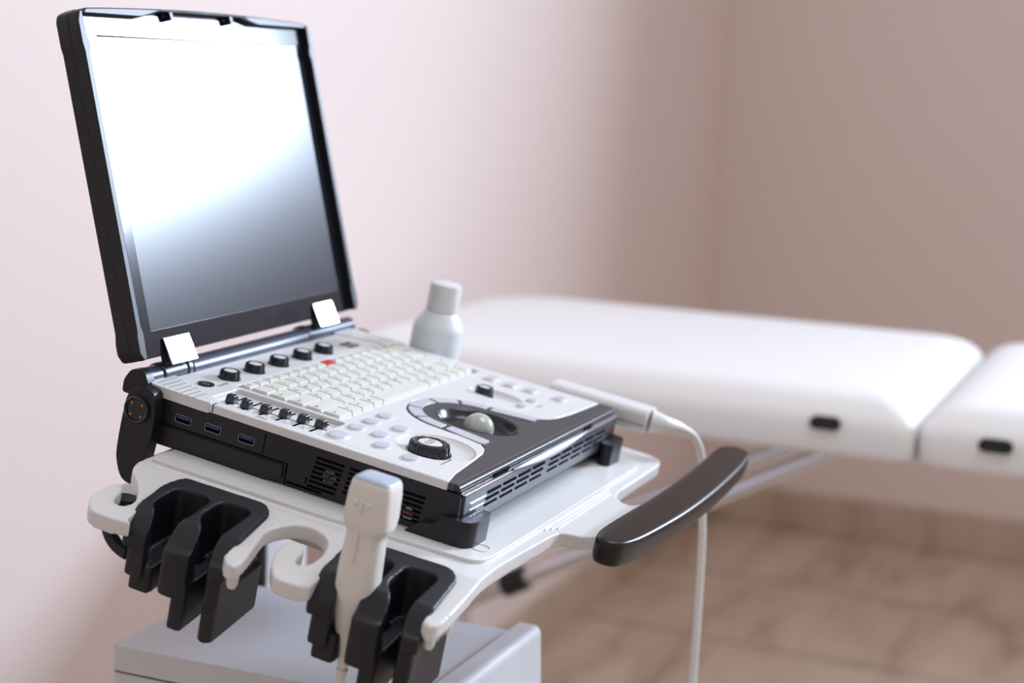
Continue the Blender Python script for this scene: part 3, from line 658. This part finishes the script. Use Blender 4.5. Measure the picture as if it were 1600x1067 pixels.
# raised side and top rims
for s in (0, 1):
    X = (lambda x: LX0 + x) if s == 0 else (lambda x: LX1 - x)
    pts = [(0, LY0 + .006), (.004, LY0), (.0095, LY0 + .001), (.0105, LY0 + .020), (.0085, LY0 + .026), (.0085, LY1 - .034), (.0105, LY1 - .030), (.0105, LY1 - .026), (.0085, LY1 - .022), (.0080, LY1 - .006), (.0080, LY1 - .001), (.003, LY1 - .003), (0, LY1 - .010), (0, LY1 - .027), (.0012, LY1 - .033), (.0012, LY0 + .024), (0, LY0 + .018)]
    bm = nb(); plate(bm, [(X(x), y) for x, y in pts], -.002, .0078); lobj('lid_rim', bm, M['black'], lid, bevel=.0016, seg=2)
pts = [(LX0 + .008, LY1 - .0045), (LX0 + .085, LY1 - .0045), (LX0 + .11, LY1 + .0005), (LX1 - .12, LY1 + .0005), (LX1 - .095, LY1 - .0045), (LX1 - .008, LY1 - .0045), (LX1 - .012, LY1 - .0005)]
pts += [(LX1 - .012 - (LX1 - LX0 - .024) * i / 14, LY1 + .0035 * math.sin(math.pi * i / 14) - .0002) for i in range(1, 14)] + [(LX0 + .012, LY1 - .0005)]
bm = nb(); plate(bm, pts, -.002, .0078); lobj('lid_rim', bm, M['black'], lid, bevel=.0012, seg=2)
for x in (LX0 + .125, LX1 - .135):
    bm = nb(); plate(bm, round_poly([(x - .0025, LY1 + .001), (x + .0025, LY1 + .001), (x + .002, LY1 - .0055), (x - .001, LY1 - .0055)], .0012), .001, .0072); lobj('lid_catch', bm, M['black'], lid, bevel=.0006)
bm = nb(); plate(bm, rrect(LX0 + .008, LX1 - .008, LY0 + .001, LY1 - .002, .003), -.001, .0010, holes=[[(0, 0), (.304, 0), (.304, .228), (0, .228)]]); lobj('bezel', bm, M['bezel'], lid, bevel=.0005)
bm = nb(); box(bm, -.0005, .3045, -.0005, .2285, -.0010, .0001); disp = lobj('display', bm, M['screen'], lid)
bm = nb(); box(bm, .3035, .3041, .012, .2278, 0, .0013); box(bm, .002, .25, .2274, .2279, 0, .0013); lobj('recess_shadow_line', bm, M['void'], lid)  # near-black strips paint the shadow line where the display is recessed
# bright hinge flaps
for x0, x1 in ((.0115, .0470), (.2460, .2800)):
    bm = nb(); v = box(bm, x0, x1, -.0285, -.0070, .0016, .0030)
    for q in v:
        if q.co.y < -.02: q.co.z += .0045
    lobj('hinge_flap', bm, M['plate'], con, bevel=.0006)
    bm = nb(); box(bm, x0 - .0005, x1 + .0015, -.0280, -.0100, -.002, .0012); lobj('flap_mount', bm, M['black'], lid)

# ------------------------------------------------------------------ probe standing in the front holder
MTp = MT @ Matrix.Translation((0, 0, .0085))
def probe(MT=MT):
    bm = nb(); cx, cy = -.0955, .0180; N = 44
    secs = [  # z, half width (y), half depth (x), superellipse exponent
        (-.128, .0030, .0030, 2), (-.122, .0045, .0042, 2), (-.112, .0060, .0055, 2), (-.100, .0100, .0085, 2.2), (-.085, .0134, .0108, 2.5), (-.070, .0150, .0122, 2.8), (-.055, .0150, .0122, 3), (-.040, .0143, .0117, 3), (-.031, .0136, .0112, 3),
        (-.0272, .0140, .0116, 3), (-.0235, .0160, .0134, 3.3), (-.0205, .0166, .0140, 3.5), (-.014, .0168, .0142, 4), (-.006, .0163, .0139, 4.4), (.001, .0158, .0135, 5), (.0060, .0149, .0129, 5.5), (.0085, .0143, .0124, 6), (.0094, .0138, .0119, 6)]
    rings = []
    for z, a, b, e in secs:
        ring = []
        for i in range(N):
            t = 2 * math.pi * i / N; c_, s_ = math.cos(t), math.sin(t)
            ring.append(bm.verts.new((cx + b * math.copysign(abs(s_) ** (2 / e), s_), cy + a * math.copysign(abs(c_) ** (2 / e), c_), z)))
        rings.append(ring)
    for a, b in zip(rings, rings[1:]):
        for i in range(N): bm.faces.new((a[i], a[(i + 1) % N], b[(i + 1) % N], b[i]))
    bm.faces.new(rings[0]); bm.faces.new(rings[-1]); bmesh.ops.recalc_face_normals(bm, faces=bm.faces)
    # thumb groove down the front side
    for v in bm.verts:
        if -.056 < v.co.z < -.026 and v.co.y < cy - .010: v.co.y += .0012
    MT = MTp
    root = thing('ultrasound_probe', 'ivory ultrasound probe with pale blue tip standing in black holder', 'ultrasound probe', MT @ Matrix.Translation((cx, cy, -.118)))
    obj('probe_body', bm, M['probe'], root, MT, sharp=50)
    bm = nb(); e = 6; rings = []
    for z, k in ((.0090, 1.0), (.0103, .97), (.0112, .90), (.0119, .6), (.0121, .1)):
        rings.append([bm.verts.new((cx + .0120 * k * math.copysign(abs(math.sin(2 * math.pi * i / N)) ** (2 / e), math.sin(2 * math.pi * i / N)), cy + .0139 * k * math.copysign(abs(math.cos(2 * math.pi * i / N)) ** (2 / e), math.cos(2 * math.pi * i / N)), z)) for i in range(N)])
    for a, b in zip(rings, rings[1:]):
        for i in range(N): bm.faces.new((a[i], a[(i + 1) % N], b[(i + 1) % N], b[i]))
    bm.faces.new(rings[-1]); bmesh.ops.recalc_face_normals(bm, faces=bm.faces); o = obj('lens', bm, M['lens'], root, MT, sharp=50); o['label'] = 'pale blue lens tip'
    bm = nb(); xs = cx - .0141
    plate(bm, round_poly([(cy + .0008, -.003), (cy + .0030, -.003), (cy + .0030, -.0125), (cy + .0008, -.0125)], .0010), xs - .0013, xs + .003, ax='yz')
    for dy in (-.0028, .0066): lathe(bm, [(.0026, -.0004), (.0020, .0008), (.0004, .0013)], (0, 0, 0), 14); bmesh.ops.transform(bm, matrix=Matrix.Translation((xs, cy + dy, -.0052)) @ Matrix.Rotation(-math.pi / 2, 4, 'Y'), verts=bm.verts[-42:])
    plate(bm, round_poly([(cy + .0010, -.024), (cy + .0028, -.024), (cy + .0028, -.048), (cy + .0010, -.048)], .0008), cx - .0130, cx - .010, ax='yz')
    obj('marker_ridge', bm, M['probe'], root, MT, bevel=.0004)
    bm = nb(); p0 = Vector((cx, cy, -.127)); 
    d_ = Vector((0, -st, -ct)); pts = [p0, p0 + Vector((0, 0, -.012)), p0 + Vector((.004, -.002, -.04)), p0 + Vector((.010, -.012, -.10)), p0 + Vector((.02, -.04, -.25)), p0 + Vector((.06, -.10, -.50)), p0 + Vector((.10, -.14, -.66))]
    pp = smooth_path(pts, 8); tube(bm, pp, [.0042 - .0014 * min(1, i / 10) for i in range(len(pp))], 14); obj('cable', bm, M['probe'], root, MT)
probe()

# ------------------------------------------------------------------ plugged in connector with cable
cc = thing('probe_connector', 'grey white connector plug with hanging white cable at right side of machine', 'cable connector', MT @ Matrix.Translation((.355, -.02, -.010)))
bm = nb(); plate(bm, rrect(.3400, .3700, -.0205, .0012, .006), -.030, .065, ax='xz')
obj('plug_housing', bm, M['white'], cc, MT, bevel=.003, seg=3)
bm = nb(); plate(bm, rrect(.3396, .3704, -.0128, -.0121, .0003), -.0297, .06, ax='xz'); obj('plug_seam', bm, M['ink'], cc, MT)
bm = nb(); pts = [(.356, -.0295, -.0100), (.362, -.041, -.0110), (.378, -.0515, -.0140), (.400, -.059, -.0225), (.416, -.0648, -.0370), (.423, -.0700, -.0560), (.4245, -.0795, -.0983), (.425, -.0860, -.1282), (.425, -.0965, -.1897), (.424, -.1085, -.2638), (.42, -.128, -.38), (.41, -.16, -.60), (.40, -.18, -.73)]
pp = smooth_path([Vector(p) for p in pts], 8)
rr = [.0105 if i < 2 else max(.0035, .0105 - (i - 2) * .00040) for i in range(len(pp))]
tube(bm, pp, rr, 18); obj('cable', bm, M['cable'], cc, MT)

# ------------------------------------------------------------------ gel bottle
bt = thing('gel_bottle', 'white plastic gel bottle with white cap standing on the cart tray', 'bottle', MT @ Matrix.Translation((.3512, .1880, TZ + .0032)))
MB = MT @ Matrix.Translation((.3512, .1880, TZ + .0032))
bm = nb(); lathe(bm, [(.0215, 0), (.0236, .002), (.0238, .010), (.0238, .0600), (.0234, .0640), (.0205, .0685), (.0165, .0750), (.0145, .0780), (.0125, .079)], seg=48); obj('bottle_body', bm, M['bottle'], bt, MB, sharp=40)
bm = nb(); lathe(bm, [(.0120, .0775), (.0150, .0785), (.0147, .1010), (.0140, .1035), (.0128, .1042), (.0002, .1042)], seg=48); obj('cap', bm, M['white'], bt, MB, sharp=40)
